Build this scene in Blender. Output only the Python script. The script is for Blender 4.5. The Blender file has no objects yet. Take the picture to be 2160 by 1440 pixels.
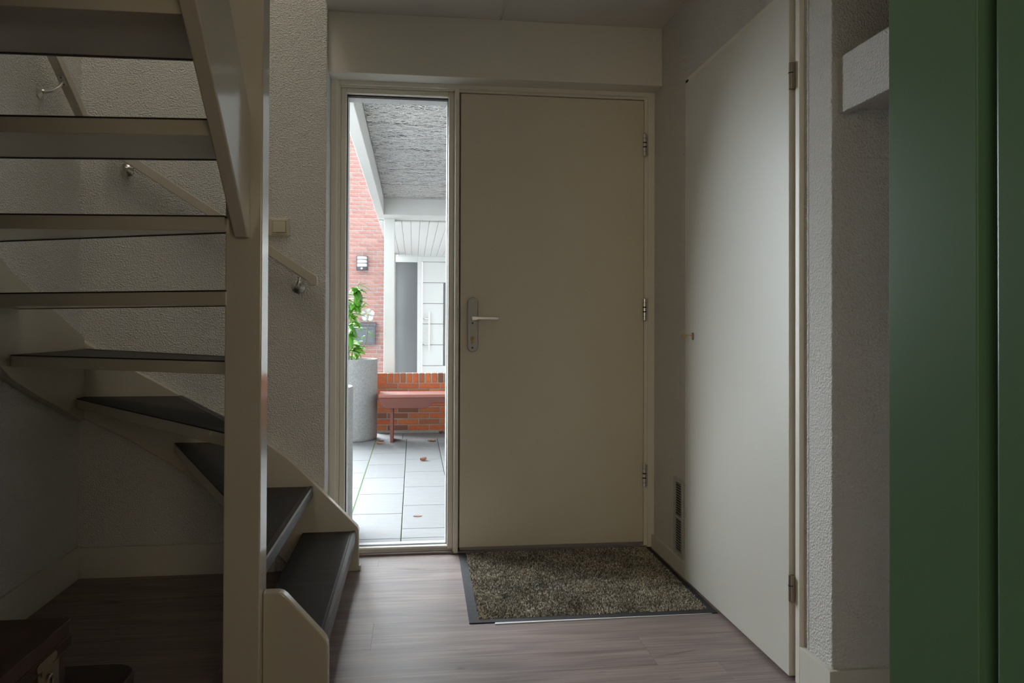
import bpy, bmesh, math, random
from mathutils import Vector, Matrix
import numpy as np
rnd = random.Random(7)
S = bpy.context.scene
COL = S.collection

# ------------------------------------------------------------------ camera
cam_d = bpy.data.cameras.new('camera'); cam = bpy.data.objects.new('camera', cam_d); COL.objects.link(cam)
yaw, pitch, roll = math.atan(208 / 1640.0), 0.0093, 0.0035
fw = Vector((math.sin(yaw) * math.cos(pitch), math.cos(yaw) * math.cos(pitch), math.sin(pitch)))
rt = Vector((math.cos(yaw), -math.sin(yaw), 0)); up = rt.cross(fw)
r2 = rt * math.cos(roll) + up * math.sin(roll); u2 = up * math.cos(roll) - rt * math.sin(roll)
M = Matrix((r2, u2, -fw)).transposed().to_4x4(); M.translation = (0, 0, 1.08)
cam.matrix_world = M
cam_d.sensor_width = 36; cam_d.lens = 1640 / 2160 * 36; cam_d.shift_y = -48 / 2160; cam_d.clip_start = 0.02
S.camera = cam

# ------------------------------------------------------------------ world, lights, exposure
SKY = 3.2
w = bpy.data.worlds.new('overcast'); S.world = w; w.use_nodes = True
bg = w.node_tree.nodes['Background']; bg.inputs[0].default_value = (0.90, 0.96, 1.0, 1); bg.inputs[1].default_value = SKY

def area(name, loc, rot, sx, sy, power, col, portal=False):
    d = bpy.data.lights.new(name, 'AREA'); d.shape = 'RECTANGLE'; d.size = sx; d.size_y = sy; d.energy = power; d.color = col
    o = bpy.data.objects.new(name, d); COL.objects.link(o); o.location = loc; o.rotation_euler = rot
    if portal: d.cycles.is_portal = True
    return o
sun_d = bpy.data.lights.new('hazy_sun', 'SUN'); sun_d.energy = 22.5; sun_d.angle = math.radians(62); sun_d.color = (.93, .98, 1.05)
sun = bpy.data.objects.new('hazy_sun', sun_d); COL.objects.link(sun)
az, el = math.radians(27), math.radians(27)
sun.rotation_euler = Vector((-math.sin(az) * math.cos(el), math.cos(az) * math.cos(el), math.sin(el))).to_track_quat('Z', 'Y').to_euler()
area('sidelight_daylight_portal', (-0.08, 3.86, 1.1), (-math.pi / 2, 0, 0), 0.5, 2.2, 1, (1, 1, 1), portal=True)
area('living_room_fill_light', (1.15, -3.2, 1.65), (math.pi / 2, 0, 0), 1.3, 1.5, 20, (1.0, 0.83, 0.56))  # added warm fill light behind the camera; the living room wall has no window
area('living_room_fill_light', (-1.55, -3.2, 1.65), (math.pi / 2, 0, 0), 1.3, 1.5, 36, (1.0, 0.83, 0.56))  # second added fill light, on the left side of the living room
area('upstairs_roof_window', (-0.95, 2.2, 4.9), (0, 0, 0), 0.8, 1.6, 22, (1.0, 0.93, 0.78))
S.view_settings.view_transform = 'Standard'; S.view_settings.look = 'None'
S.view_settings.gamma = 1; S.view_settings.use_curve_mapping = False; S.view_settings.exposure = 0.0
S.cycles.use_denoising = True
S.cycles.max_bounces = 6; S.cycles.diffuse_bounces = 4; S.cycles.caustics_reflective = False; S.cycles.caustics_refractive = False; S.cycles.glossy_bounces = 2; S.cycles.transmission_bounces = 2; S.cycles.transparent_max_bounces = 6
S.cycles.use_adaptive_sampling = True; S.cycles.adaptive_threshold = 0.045

# ------------------------------------------------------------------ materials
MATS = {}
def nt(m): return m.node_tree.nodes, m.node_tree.links
def mat(name, col, rough=.6, metal=0.0, var=None, bump=None, col2=None, spec=.5, coat=0.0, voro=None, rand=None, island=False, coords='Object'):
    """col: base colour; var=(scale, amount, stretch) colour noise towards col2; bump=(scale, strength, distance)"""
    if name in MATS: return MATS[name]
    m = bpy.data.materials.new(name); m.use_nodes = True; N, Lk = nt(m); p = N['Principled BSDF']
    p.inputs['Base Color'].default_value = (*col, 1); p.inputs['Roughness'].default_value = rough; p.inputs['Metallic'].default_value = metal
    p.inputs['Specular IOR Level'].default_value = spec; p.inputs['Coat Weight'].default_value = coat
    tc = N.new('ShaderNodeTexCoord'); base = None
    def noise(scale, stretch=(1, 1, 1), detail=4):
        mp = N.new('ShaderNodeMapping'); mp.inputs['Scale'].default_value = stretch
        Lk.new(tc.outputs[coords], mp.inputs[0])
        n = N.new('ShaderNodeTexNoise'); n.inputs['Scale'].default_value = scale; n.inputs['Detail'].default_value = detail
        Lk.new(mp.outputs[0], n.inputs['Vector']); return n
    if rand:
        r = N.new('ShaderNodeValToRGB'); r.color_ramp.interpolation = 'LINEAR'
        els = r.color_ramp.elements
        while len(els) < len(rand): els.new(0.5)
        for i, c in enumerate(rand): els[i].position = i / (len(rand) - 1); els[i].color = (*c, 1)
        if island: src = N.new('ShaderNodeNewGeometry').outputs['Random Per Island']
        else: src = N.new('ShaderNodeObjectInfo').outputs['Random']
        Lk.new(src, r.inputs[0]); base = r.outputs[0]
    if var:
        n = noise(var[0], var[2] if len(var) > 2 else (1, 1, 1), 2)
        mr = N.new('ShaderNodeMapRange'); mr.inputs[1].default_value = .3; mr.inputs[2].default_value = .7
        mr.inputs[3].default_value = 0; mr.inputs[4].default_value = var[1]; Lk.new(n.outputs['Fac'], mr.inputs[0])
        mx = N.new('ShaderNodeMix'); mx.data_type = 'RGBA'
        mx.inputs[6].default_value = (*col, 1); mx.inputs[7].default_value = (*(col2 or tuple(c * .6 for c in col)), 1)
        if base: Lk.new(base, mx.inputs[6])
        Lk.new(mr.outputs[0], mx.inputs[0]); base = mx.outputs[2]
    if base: Lk.new(base, p.inputs['Base Color'])
    if bump and bump[1] > .13:
        n = noise(bump[0], bump[3] if len(bump) > 3 else (1, 1, 1), 1.5); h = n.outputs['Fac']
        if voro:
            v = N.new('ShaderNodeTexVoronoi'); v.feature = 'F1'; v.inputs['Scale'].default_value = voro
            Lk.new(tc.outputs[coords], v.inputs['Vector'])
            a = N.new('ShaderNodeMath'); a.operation = 'ADD'; Lk.new(h, a.inputs[0]); Lk.new(v.outputs['Distance'], a.inputs[1]); h = a.outputs[0]
        b = N.new('ShaderNodeBump'); b.inputs['Strength'].default_value = bump[1]; b.inputs['Distance'].default_value = bump[2]
        Lk.new(h, b.inputs['Height']); Lk.new(b.outputs[0], p.inputs['Normal'])
    MATS[name] = m; return m

mat('plaster', (.70, .685, .655), .92, bump=(200, .8, .0045), voro=150, var=(6, .25), col2=(.63, .615, .585))
mat('plaster_smooth', (.80, .77, .69), .8, bump=(90, .12, .002), var=(3, .2), col2=(.74, .71, .635))
mat('ceiling_paint', (.76, .735, .70), .9, bump=(60, .15, .002), var=(3, .15))
mat('cream_paint', (.58, .535, .445), .13, bump=(120, .02, .0006), var=(8, .06))
mat('frame_paint', (.84, .805, .71), .38, bump=(200, .04, .001), var=(8, .06))
mat('door_paint', (.74, .675, .54), .5, bump=(700, .06, .0006), var=(2.5, .08))
mat('white_door', (.71, .69, .63), .42, bump=(420, .06, .0008), var=(2, .04))
mat('base_paint', (.68, .655, .59), .45, bump=(200, .03, .001))
mat('tread_cover', (.024, .0215, .0205), .6, spec=.3, bump=(900, .12, .0006), var=(5, .5, (1, 6, 1)), col2=(.045, .041, .04))
mat('nosing', (.032, .031, .034), .38, metal=.3, bump=(500, .05, .0005))
mat('steel', (.72, .71, .68), .28, metal=1, bump=(600, .05, .0003))
mat('bronze_steel', (.42, .38, .32), .3, metal=1, bump=(600, .05, .0003))
mat('aluminium', (.40, .40, .385), .5, metal=1, bump=(900, .08, .0004))
mat('grille_metal', (.50, .515, .51), .5, metal=.3, bump=(600, .06, .0004))
mat('handle_metal', (.62, .61, .59), .3, metal=1, var=(40, .2))
mat('brass', (.38, .27, .13), .4, metal=1, var=(60, .5))
mat('black', (.012, .012, .013), .6, bump=(300, .05, .001))
mat('rubber', (.020, .020, .023), .9, bump=(500, .15, .001), var=(40, .4), col2=(.05, .05, .053))
mat('switch', (.62, .565, .445), .4, bump=(300, .02, .0005))
mat('green_paint', (.10, .205, .13), .28, bump=(160, .05, .001), var=(4, .12))
mat('leather', (.060, .020, .015), .36, bump=(260, .3, .001), var=(14, .6), col2=(.018, .006, .005))
mat('leather_dark', (.028, .010, .008), .38, bump=(260, .3, .001), var=(14, .5), col2=(.012, .005, .004))
mat('thread', (.22, .13, .06), .8, bump=(900, .1, .0005))
mat('lock_metal', (.33, .28, .20), .42, metal=.9, var=(70, .5))
mat('white_ext', (.69, .69, .69), .55, bump=(120, .06, .001), var=(4, .08))
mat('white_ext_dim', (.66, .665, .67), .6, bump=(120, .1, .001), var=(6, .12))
mat('mortar', (.54, .53, .515), .95, bump=(140, .3, .004), var=(30, .3))
mat('mortar_dark', (.40, .385, .36), .95, bump=(140, .35, .004), var=(24, .5))
mat('brick_red', (.60, .15, .05), .85, rand=[(.66, .16, .05), (.55, .12, .04), (.68, .20, .06), (.20, .09, .06), (.60, .14, .05), (.40, .15, .07)],
    var=(28, .45), col2=(.27, .09, .05), bump=(110, .4, .004))
mat('brick_pink', (.40, .17, .14), .85, rand=[(.43, .165, .14), (.36, .13, .115), (.46, .225, .20), (.40, .145, .125), (.32, .165, .155), (.44, .155, .13)],
    var=(26, .5, (1, 1, 2.5)), col2=(.56, .42, .39), bump=(110, .4, .004))
mat('brick_pink_field', (.40, .17, .14), .85, rand=[(.43, .165, .14), (.36, .13, .115), (.46, .225, .20), (.40, .145, .125), (.32, .165, .155), (.44, .155, .13)], island=True,
    var=(26, .5, (1, 1, 2.5)), col2=(.56, .42, .39), bump=(110, .4, .004))
mat('tile', (.165, .168, .174), .75, rand=[(.165, .168, .174), (.178, .181, .187), (.152, .155, .161), (.170, .173, .179)], var=(9, .6, (1, 2.4, 1)), col2=(.13, .133, .139), bump=(160, .15, .002))
mat('pale_bounce_ground', (.42, .41, .395), .95, var=(60, .6), col2=(.33, .32, .305), bump=(90, .6, .01))  # made-up pale ground, bounces light onto the soffit and door opposite
mat('joint_sand', (.085, .09, .08), .95, var=(30, .7), col2=(.06, .11, .045), bump=(120, .4, .004))
mat('moss', (.07, .17, .03), .9, var=(60, .6), bump=(200, .5, .004))
mat('concrete', (.36, .363, .37), .85, var=(70, .8), col2=(.23, .233, .24), bump=(150, .25, .003))
mat('soil', (.05, .035, .025), .95, bump=(80, .6, .01), var=(40, .5))
mat('bench_wood', (.145, .042, .033), .55, var=(18, .55, (.25, 3, 3)), col2=(.13, .04, .03), bump=(60, .25, .003, (.2, 3, 3)))
mat('bench_top', (.30, .12, .095), .6, var=(18, .55, (.25, 3, 3)), col2=(.24, .085, .07), bump=(60, .25, .003, (.2, 3, 3)))
mat('leaf', (.10, .32, .025), .42, rand=[(.08, .30, .03), (.15, .42, .04), (.28, .55, .06), (.06, .22, .03), (.20, .48, .05)], var=(20, .3), bump=(60, .15, .002))
mat('stem', (.12, .20, .05), .6, var=(30, .4), bump=(80, .2, .002))
mat('petal', (.82, .82, .80), .5, bump=(40, .1, .002), var=(10, .1))
mat('yellow', (.75, .62, .15), .6, bump=(80, .1, .001))
mat('dead_leaf', (.34, .17, .09), .8, rand=[(.46, .27, .18), (.36, .19, .13), (.50, .33, .23)], bump=(70, .3, .003))
mat('mailbox', (.13, .14, .165), .45, bump=(150, .05, .001), var=(8, .1))
mat('lamp_body', (.09, .09, .10), .4, metal=.3, bump=(150, .04, .001))
mat('lamp_white', (.85, .86, .87), .3, bump=(100, .02, .001))
mat('dark_glass', (.14, .145, .155), .12, var=(1.2, .5), col2=(.20, .205, .215), bump=(2, .01, .001))
mat('woodwool_board', (.13, .127, .125), .95, var=(60, .7, (1, 3, 1)), col2=(.05, .048, .046), bump=(200, .5, .004))
mat('woodwool', (.72, .71, .71), .9, rand=[(.82, .81, .81), (.90, .89, .89), (.70, .69, .69), (.86, .85, .85)], island=True, bump=(200, .1, .001))
mat('roof_felt', (.05, .05, .055), .9, bump=(80, .2, .004))

def mat_floor():
    m = bpy.data.materials.new('oak_laminate'); m.use_nodes = True; N, Lk = nt(m); p = N['Principled BSDF']
    tc = N.new('ShaderNodeTexCoord'); oi = N.new('ShaderNodeObjectInfo')
    off = N.new('ShaderNodeVectorMath'); off.operation = 'ADD'; cmb = N.new('ShaderNodeCombineXYZ')
    mu = N.new('ShaderNodeMath'); mu.operation = 'MULTIPLY'; mu.inputs[1].default_value = 37; Lk.new(oi.outputs['Random'], mu.inputs[0])
    for i in range(3): Lk.new(mu.outputs[0], cmb.inputs[i])
    Lk.new(tc.outputs['Object'], off.inputs[0]); Lk.new(cmb.outputs[0], off.inputs[1])
    def no(sc, st, det, dist=0):
        mp = N.new('ShaderNodeMapping'); mp.inputs['Scale'].default_value = st; Lk.new(off.outputs[0], mp.inputs[0])
        n = N.new('ShaderNodeTexNoise'); n.inputs['Scale'].default_value = sc; n.inputs['Detail'].default_value = det; n.inputs['Distortion'].default_value = dist
        Lk.new(mp.outputs[0], n.inputs['Vector']); return n.outputs['Fac']
    fine = no(30, (.12, 3.2, 1), 8, .3); broad = no(3.0, (.5, 3.5, 1), 4, 1.2); knot = no(4.5, (.7, 2.2, 1), 2, .6)
    def ramp(f, a, b, c0, c1):
        r = N.new('ShaderNodeValToRGB'); r.color_ramp.elements[0].position = a; r.color_ramp.elements[1].position = b
        r.color_ramp.elements[0].color = (*c0, 1); r.color_ramp.elements[1].color = (*c1, 1); Lk.new(f, r.inputs[0]); return r.outputs[0]
    c1 = ramp(fine, .36, .64, (.250, .190, .176), (.335, .268, .258))
    c2 = ramp(broad, .34, .62, (.70, .68, .72), (1.04, 1.02, 1.01))
    c3 = ramp(knot, .24, .33, (.45, .40, .38), (1, 1, 1))
    x = N.new('ShaderNodeMix'); x.data_type = 'RGBA'; x.blend_type = 'MULTIPLY'; x.inputs[0].default_value = 1; Lk.new(c1, x.inputs[6]); Lk.new(c2, x.inputs[7])
    y = N.new('ShaderNodeMix'); y.data_type = 'RGBA'; y.blend_type = 'MULTIPLY'; y.inputs[0].default_value = 1; Lk.new(x.outputs[2], y.inputs[6]); Lk.new(c3, y.inputs[7])
    Lk.new(y.outputs[2], p.inputs['Base Color']); p.inputs['Roughness'].default_value = .42; p.inputs['Specular IOR Level'].default_value = .5
    b = N.new('ShaderNodeBump'); b.inputs['Strength'].default_value = .12; b.inputs['Distance'].default_value = .002; Lk.new(fine, b.inputs['Height']); Lk.new(b.outputs[0], p.inputs['Normal'])
    MATS['oak'] = m
mat_floor()
def mat_pile():
    m = bpy.data.materials.new('mat_pile'); m.use_nodes = True; N, Lk = nt(m); p = N['Principled BSDF']
    g = N.new('ShaderNodeNewGeometry'); tc = N.new('ShaderNodeTexCoord')
    r = N.new('ShaderNodeValToRGB'); e = r.color_ramp.elements; e[0].color = (.07, .06, .042, 1); e[1].color = (.95, .89, .77, 1)
    k = e.new(.55); k.color = (.35, .31, .24, 1); Lk.new(g.outputs['Random Per Island'], r.inputs[0])
    n = N.new('ShaderNodeTexNoise'); n.inputs['Scale'].default_value = 5; n.inputs['Detail'].default_value = 3; Lk.new(tc.outputs['Object'], n.inputs['Vector'])
    r2_ = N.new('ShaderNodeMapRange'); r2_.inputs[1].default_value = .35; r2_.inputs[2].default_value = .65; r2_.inputs[3].default_value = .62; r2_.inputs[4].default_value = 1.1
    Lk.new(n.outputs['Fac'], r2_.inputs[0])
    x = N.new('ShaderNodeMix'); x.data_type = 'RGBA'; x.blend_type = 'MULTIPLY'; x.inputs[0].default_value = 1; Lk.new(r.outputs[0], x.inputs[6]); Lk.new(r2_.outputs[0], x.inputs[7])
    Lk.new(x.outputs[2], p.inputs['Base Color']); p.inputs['Roughness'].default_value = .95; MATS['pile'] = m
mat_pile()
def mat_glass():
    m = bpy.data.materials.new('clear_glass'); m.use_nodes = True; N, Lk = nt(m)
    for n in list(N):
        if n.type == 'BSDF_PRINCIPLED': N.remove(n)
    out = [n for n in N if n.type == 'OUTPUT_MATERIAL'][0]
    t = N.new('ShaderNodeBsdfTransparent'); t.inputs[0].default_value = (.95, .97, .96, 1); g = N.new('ShaderNodeBsdfGlossy'); g.inputs['Roughness'].default_value = .02
    lw_ = N.new('ShaderNodeLayerWeight'); lw_.inputs[0].default_value = .5; pw = N.new('ShaderNodeMath'); pw.operation = 'POWER'; pw.inputs[1].default_value = 5; Lk.new(lw_.outputs['Facing'], pw.inputs[0])
    fr = N.new('ShaderNodeMath'); fr.operation = 'MULTIPLY_ADD'; fr.inputs[1].default_value = .9; fr.inputs[2].default_value = .025; Lk.new(pw.outputs[0], fr.inputs[0]); mx = N.new('ShaderNodeMixShader')
    Lk.new(fr.outputs[0], mx.inputs[0]); Lk.new(t.outputs[0], mx.inputs[1]); Lk.new(g.outputs[0], mx.inputs[2]); Lk.new(mx.outputs[0], out.inputs[0]); MATS['glass'] = m
mat_glass()

# ------------------------------------------------------------------ helpers
def woff(o):
    v = Vector((0, 0, 0))
    while o is not None: v = v + o.location; o = o.parent
    return v
def link(name, data, parent=None):
    o = bpy.data.objects.new(name, data); COL.objects.link(o); o.parent = parent; return o
def obj(name, bm, m, parent=None, smooth=False, auto=None, label=None, origin=None):
    """one mesh object; vertices are given in world space, the origin becomes the parent's (or the given one)"""
    off = woff(parent)
    if origin is not None: off = Vector(origin)
    bm.normal_update()
    if off.length: bmesh.ops.translate(bm, verts=bm.verts, vec=-off)
    me = bpy.data.meshes.new(name); bm.to_mesh(me); bm.free()
    me.materials.append(MATS[m])
    if smooth:
        for p in me.polygons: p.use_smooth = True
        if auto:
            try: me.set_sharp_from_angle(angle=math.radians(auto))
            except Exception: pass
    o = link(name, me, parent)
    if origin is not None: o.location = Vector(origin) - woff(parent)
    if label: o['label'] = label
    return o
def tag(o, label=None, cat=None, group=None, kind=None):
    if label: o['label'] = label
    if cat: o['category'] = cat
    if group: o['group'] = group
    if kind: o['kind'] = kind
    return o
def empty(name, loc, label=None, cat=None, group=None, kind=None):
    o = link(name, None); o.location = loc; o.empty_display_size = .05; return tag(o, label, cat, group, kind)
def new(): return bmesh.new()
def merge(bm, t):
    me = bpy.data.meshes.new('t'); t.to_mesh(me); t.free(); bm.from_mesh(me); bpy.data.meshes.remove(me); return bm
def bev(t, b, seg=2):
    if b: bmesh.ops.bevel(t, geom=list(t.edges), offset=b, segments=seg, profile=.5, affect='EDGES', clamp_overlap=True)
def box(x0, x1, y0, y1, z0, z1, b=0, seg=2, bm=None, rot=None):
    t = new(); bmesh.ops.create_cube(t, size=1)
    bmesh.ops.scale(t, vec=(x1 - x0, y1 - y0, z1 - z0), verts=t.verts)
    bev(t, b, seg)
    if rot is not None: bmesh.ops.rotate(t, cent=(0, 0, 0), matrix=rot, verts=t.verts)
    bmesh.ops.translate(t, vec=((x0 + x1) / 2, (y0 + y1) / 2, (z0 + z1) / 2), verts=t.verts)
    return t if bm is None else merge(bm, t)
def prism(pts, axis, a, b, bv=0, seg=2, bm=None):
    """polygon pts in the plane across `axis`, extruded from a to b. axis x: (y,z); y: (x,z); z: (x,y)"""
    t = new()
    def P(p, v): return (v, p[0], p[1]) if axis == 'x' else ((p[0], v, p[1]) if axis == 'y' else (p[0], p[1], v))
    A = [t.verts.new(P(p, a)) for p in pts]; B = [t.verts.new(P(p, b)) for p in pts]; n = len(pts)
    t.faces.new(A); t.faces.new(B[::-1])
    for i in range(n): t.faces.new((A[i], B[i], B[(i + 1) % n], A[(i + 1) % n]))
    bmesh.ops.recalc_face_normals(t, faces=t.faces)
    bev(t, bv, seg)
    return t if bm is None else merge(bm, t)
def tube(path, r, n=10, bm=None, caps=True):
    path = [Vector(p) for p in path]; rr = r if isinstance(r, (list, tuple)) else [r] * len(path)
    t = new(); rings = []; prev = None
    for i, p in enumerate(path):
        d = (path[min(i + 1, len(path) - 1)] - path[max(i - 1, 0)]).normalized()
        if prev is None:
            a = Vector((0, 0, 1)) if abs(d.z) < .9 else Vector((1, 0, 0)); u = d.cross(a).normalized()
        else:
            u = (prev - d * prev.dot(d)).normalized()
        prev = u; v = d.cross(u)
        rings.append([t.verts.new(p + (u * math.cos(2 * math.pi * k / n) + v * math.sin(2 * math.pi * k / n)) * rr[i]) for k in range(n)])
    for a, b in zip(rings, rings[1:]):
        for k in range(n): t.faces.new((a[k], a[(k + 1) % n], b[(k + 1) % n], b[k]))
    if caps: t.faces.new(rings[0][::-1]); t.faces.new(rings[-1])
    bmesh.ops.recalc_face_normals(t, faces=t.faces)
    return t if bm is None else merge(bm, t)
def lathe(prof, cx, cy, n=40, bm=None, axis='z', c3=0.0):
    """prof: (radius, height) rows from bottom outside to top inside; axis z (or y / x, about c)"""
    t = new(); rings = []
    for r, h in prof:
        ring = []
        for k in range(n):
            a = 2 * math.pi * k / n; p, q = r * math.cos(a), r * math.sin(a)
            ring.append(t.verts.new((cx + p, cy + q, h) if axis == 'z' else ((cx + p, h, c3 + q) if axis == 'y' else (h, cy + p, c3 + q))))
        rings.append(ring)
    for a, b in zip(rings, rings[1:]):
        for k in range(n): t.faces.new((a[k], a[(k + 1) % n], b[(k + 1) % n], b[k]))
    t.faces.new(rings[0][::-1]); t.faces.new(rings[-1])
    bmesh.ops.recalc_face_normals(t, faces=t.faces)
    return t if bm is None else merge(bm, t)
def stadium(cx, cz, w_, h_, n=10):
    r = w_ / 2; pts = []
    for k in range(n + 1): a = math.pi * k / n; pts.append((cx + r * math.cos(a), cz + h_ / 2 - r + r * math.sin(a)))
    for k in range(n + 1): a = math.pi + math.pi * k / n; pts.append((cx + r * math.cos(a), cz - h_ / 2 + r + r * math.sin(a)))
    return pts
def struct(name, bm, m, label, cat, **k): return tag(obj(name, bm, m, **k), label, cat, kind='structure')

# ================================================================== STRUCTURE: hall
XR = 1.172
struct('wall_back', box(-1.62, -.387, 3.53, 3.9, -.05, 5.0, .004), 'plaster', 'rough white plaster wall behind the stairs with the handrail', 'wall')
struct('wall_left', box(-1.62, -1.417, .68, 3.53, -.05, 5.0), 'plaster', 'rough plaster side wall that the upper stair treads run along', 'wall')
struct('wall_right', prism([(2.195, -.05), (2.195, 2.75), (3.9, 2.75), (3.9, -.05), (3.215, -.05), (3.215, 2.145), (2.2225, 2.145), (2.2225, -.05)], 'x', XR, 1.4), 'plaster',
       'rough plaster wall around the tall white inner door', 'wall')
struct('wall_passage', box(XR, 2.6, 2.063, 2.194, -.05, 2.6, .004), 'plaster', 'plaster wall end and shaded face between the inner door and the green frame', 'wall')
struct('wall_passage_end', box(2.6, 2.8, .66, 2.2, -.05, 2.6), 'plaster', 'plaster end wall of the side passage', 'wall')
struct('wall_front', prism([(-.387, 2.26), (-.387, 5.0), (1.4, 5.0), (1.4, 2.26)], 'y', 3.73, 3.9), 'plaster_smooth', 'wall above the front door frame', 'wall')
struct('wall_near', prism([(-1.62, -.05), (-1.62, 5.0), (-.3, 5.0), (-.3, 2.75), (2.8, 2.75), (2.8, -.05), (.60, -.05), (.60, 2.2), (-.474, 2.2), (-.474, -.05)], 'y', .67, .79), 'plaster',
       'wall that holds the green door frame', 'wall')
struct('wall_stairwell', box(-.387, -.3, .8, 3.9, 2.75, 5.0), 'plaster', 'plaster side of the stairwell above the ceiling', 'wall')
struct('ceiling', prism([(-.387, 2.5), (.388, 2.5), (.392, 2.506), (.398, 2.506), (.402, 2.5), (2.8, 2.5), (2.8, 2.75), (-.387, 2.75)], 'y', .66, 3.9), 'ceiling_paint',
       'pale painted ceiling with one straight slab joint', 'ceiling')
struct('ceiling_stairwell', box(-1.62, -.3, .66, 3.9, 5.0, 5.2), 'ceiling_paint', 'ceiling high above the stairs', 'ceiling')
struct('trim_1', box(-.387, XR, 3.575, 3.735, 2.225, 2.5, .002), 'plaster_smooth', 'smooth cream boxed lintel above the front door and side window', 'lintel')
struct('beam_passage', prism([(1.191, 1.683), (1.218, 1.683), (1.218, 1.70), (2.6, 1.70), (2.6, 1.842), (1.191, 1.842)], 'y', .8, 2.063, .002), 'plaster',
       'rough plastered bulkhead beside the green door frame', 'bulkhead')
# living room behind the camera
struct('floor_living_room', box(-2.6, 3.2, -4.6, .79, -.1, 0), 'oak', 'laminate floor of the living room', 'floor')
struct('wall_living_room', prism([(-2.6, -4.6), (3.2, -4.6), (3.2, .67), (2.8, .67), (2.8, .5), (3.0, .5), (3.0, -4.4), (-2.4, -4.4), (-2.4, .5), (-1.62, .5), (-1.62, .67), (-2.6, .67)], 'z', -.05, 2.6), 'plaster',
       'walls of the living room', 'wall')
struct('ceiling_living_room', box(-2.6, 3.2, -4.6, .66, 2.6, 2.75), 'ceiling_paint', 'ceiling of the living room', 'ceiling')

# hall floor: laminate planks laid along x
fl = empty('floor', (0, 0, 0), 'grey brown oak laminate floor of the hall', 'floor', kind='structure')
obj('subfloor', box(-1.62, 2.7, .67, 3.9, -.12, -.012), 'black', fl)
rows = [3.70, 3.543, 3.317, 3.091, 2.865, 2.639, 2.413, 2.187, 1.961, 1.735, 1.509, 1.283, 1.057, .831, .79]
joints = {0: -.153, 1: .62, 2: -.62, 3: .35, 4: -.137, 5: .78, 6: -.4, 7: .5, 8: -.1, 9: .8, 10: .2, 11: -.5, 12: .6, 13: .1}
for i in range(len(rows) - 1):
    y1, y0 = rows[i], rows[i + 1]; right = 1.18 if y0 >= 2.1 else 2.62
    cuts = sorted([-1.42, right] + [x for x in (joints[i] - 1.38, joints[i], joints[i] + 1.38, joints[i] + 2.76) if -1.40 < x < right - .02])
    for a, b in zip(cuts, cuts[1:]):
        cx, cy = (a + b) / 2, (y0 + y1) / 2
        t = box(a + .0003, b - .0003, y0 + .0003, y1 - .0003, -.012, 0)
        obj('plank', t, 'oak', fl, origin=(cx, cy, 0))

# front door frame
fr = empty('trim_2', (.4, 3.69, 0), 'cream painted wooden frame around the front door and side window', 'door frame', kind='structure')
def stepped_jamb(x0, x1, side, name, z0=.02, z1=2.226):
    s = side
    if s > 0: pr = [(x0, 3.69), (x1 - .015, 3.69), (x1 - .013, 3.702), (x1, 3.702), (x1, 3.85), (x0, 3.85)]
    else: pr = [(x0, 3.702), (x0 + .013, 3.702), (x0 + .015, 3.69), (x1, 3.69), (x1, 3.85), (x0, 3.85)]
    obj(name, prism(pr, 'z', z0, z1, .0015), 'frame_paint', fr)
stepped_jamb(-.3865, -.343, 1, 'jamb')
obj('mullion', prism([(.190, 3.702), (.193, 3.702), (.195, 3.69), (.213, 3.69), (.213, 3.745), (.235, 3.745), (.235, 3.85), (.190, 3.85)], 'z', .005, 2.2065, .001), 'frame_paint', fr)
obj('jamb', prism([(1.100, 3.755), (1.121, 3.755), (1.121, 3.70), (1.137, 3.70), (1.139, 3.69), (1.1715, 3.69), (1.1715, 3.85), (1.100, 3.85)], 'z', .005, 2.2065, .001), 'frame_paint', fr)
obj('head', prism([(3.69, 2.207), (3.702, 2.205), (3.702, 2.198), (3.85, 2.198), (3.85, 2.262), (3.69, 2.262)], 'x', -.343, .190, .001), 'frame_paint', fr)
obj('head', prism([(3.69, 2.207), (3.702, 2.203), (3.702, 2.193), (3.755, 2.193), (3.755, 2.175), (3.85, 2.175), (3.85, 2.262), (3.69, 2.262)], 'x', .190, 1.1715, .001), 'frame_paint', fr)
obj('sill', box(-.386, .195, 3.722, 3.87, -.03, .020, .003), 'white_ext', fr)
obj('threshold', box(.195, 1.1715, 3.735, 3.87, -.03, .014, .002), 'black', fr, label='dark sunken threshold under the door')
obj('strike_plate', box(.2085, .2155, 3.688, 3.72, 1.10, 1.171, .001), 'aluminium', fr)
struct('trim_3', box(-.386, 1.157, 3.698, 3.736, -.02, .011, .003), 'oak', 'wood look edging strip between hall floor and door sill', 'floor strip')

# side window
wi = empty('window_1', (-.08, 3.74, .02), 'tall narrow side window beside the front door', 'window', kind='structure')
for nm, t in (('bead', box(-.343, -.317, 3.716, 3.75, .02, 2.198, .004)), ('bead', box(.163, .190, 3.716, 3.75, .02, 2.198, .004)),
              ('bead', box(-.317, .163, 3.716, 3.75, 2.174, 2.198, .004)), ('bead', box(-.317, .163, 3.722, 3.75, .02, .034, .004))):
    obj(nm, t, 'frame_paint', wi)
for t in (box(-.317, -.3135, 3.75, 3.768, .034, 2.174), box(.1595, .163, 3.75, 3.768, .034, 2.174), box(-.3135, .1595, 3.75, 3.768, 2.169, 2.174), box(-.3135, .1595, 3.75, 3.768, .034, .037)):
    obj('glazing_seal', t, 'black', wi)
obj('pane', box(-.322, .168, 3.752, 3.766, .03, 2.18), 'glass', wi)
for t in (box(-.343, -.312, 3.768, 3.85, .02, 2.198, .002), box(.158, .190, 3.768, 3.85, .02, 2.198, .002), box(-.312, .158, 3.768, 3.85, 2.166, 2.198, .002)):
    obj('outer_rebate', t, 'white_ext', wi)

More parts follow.
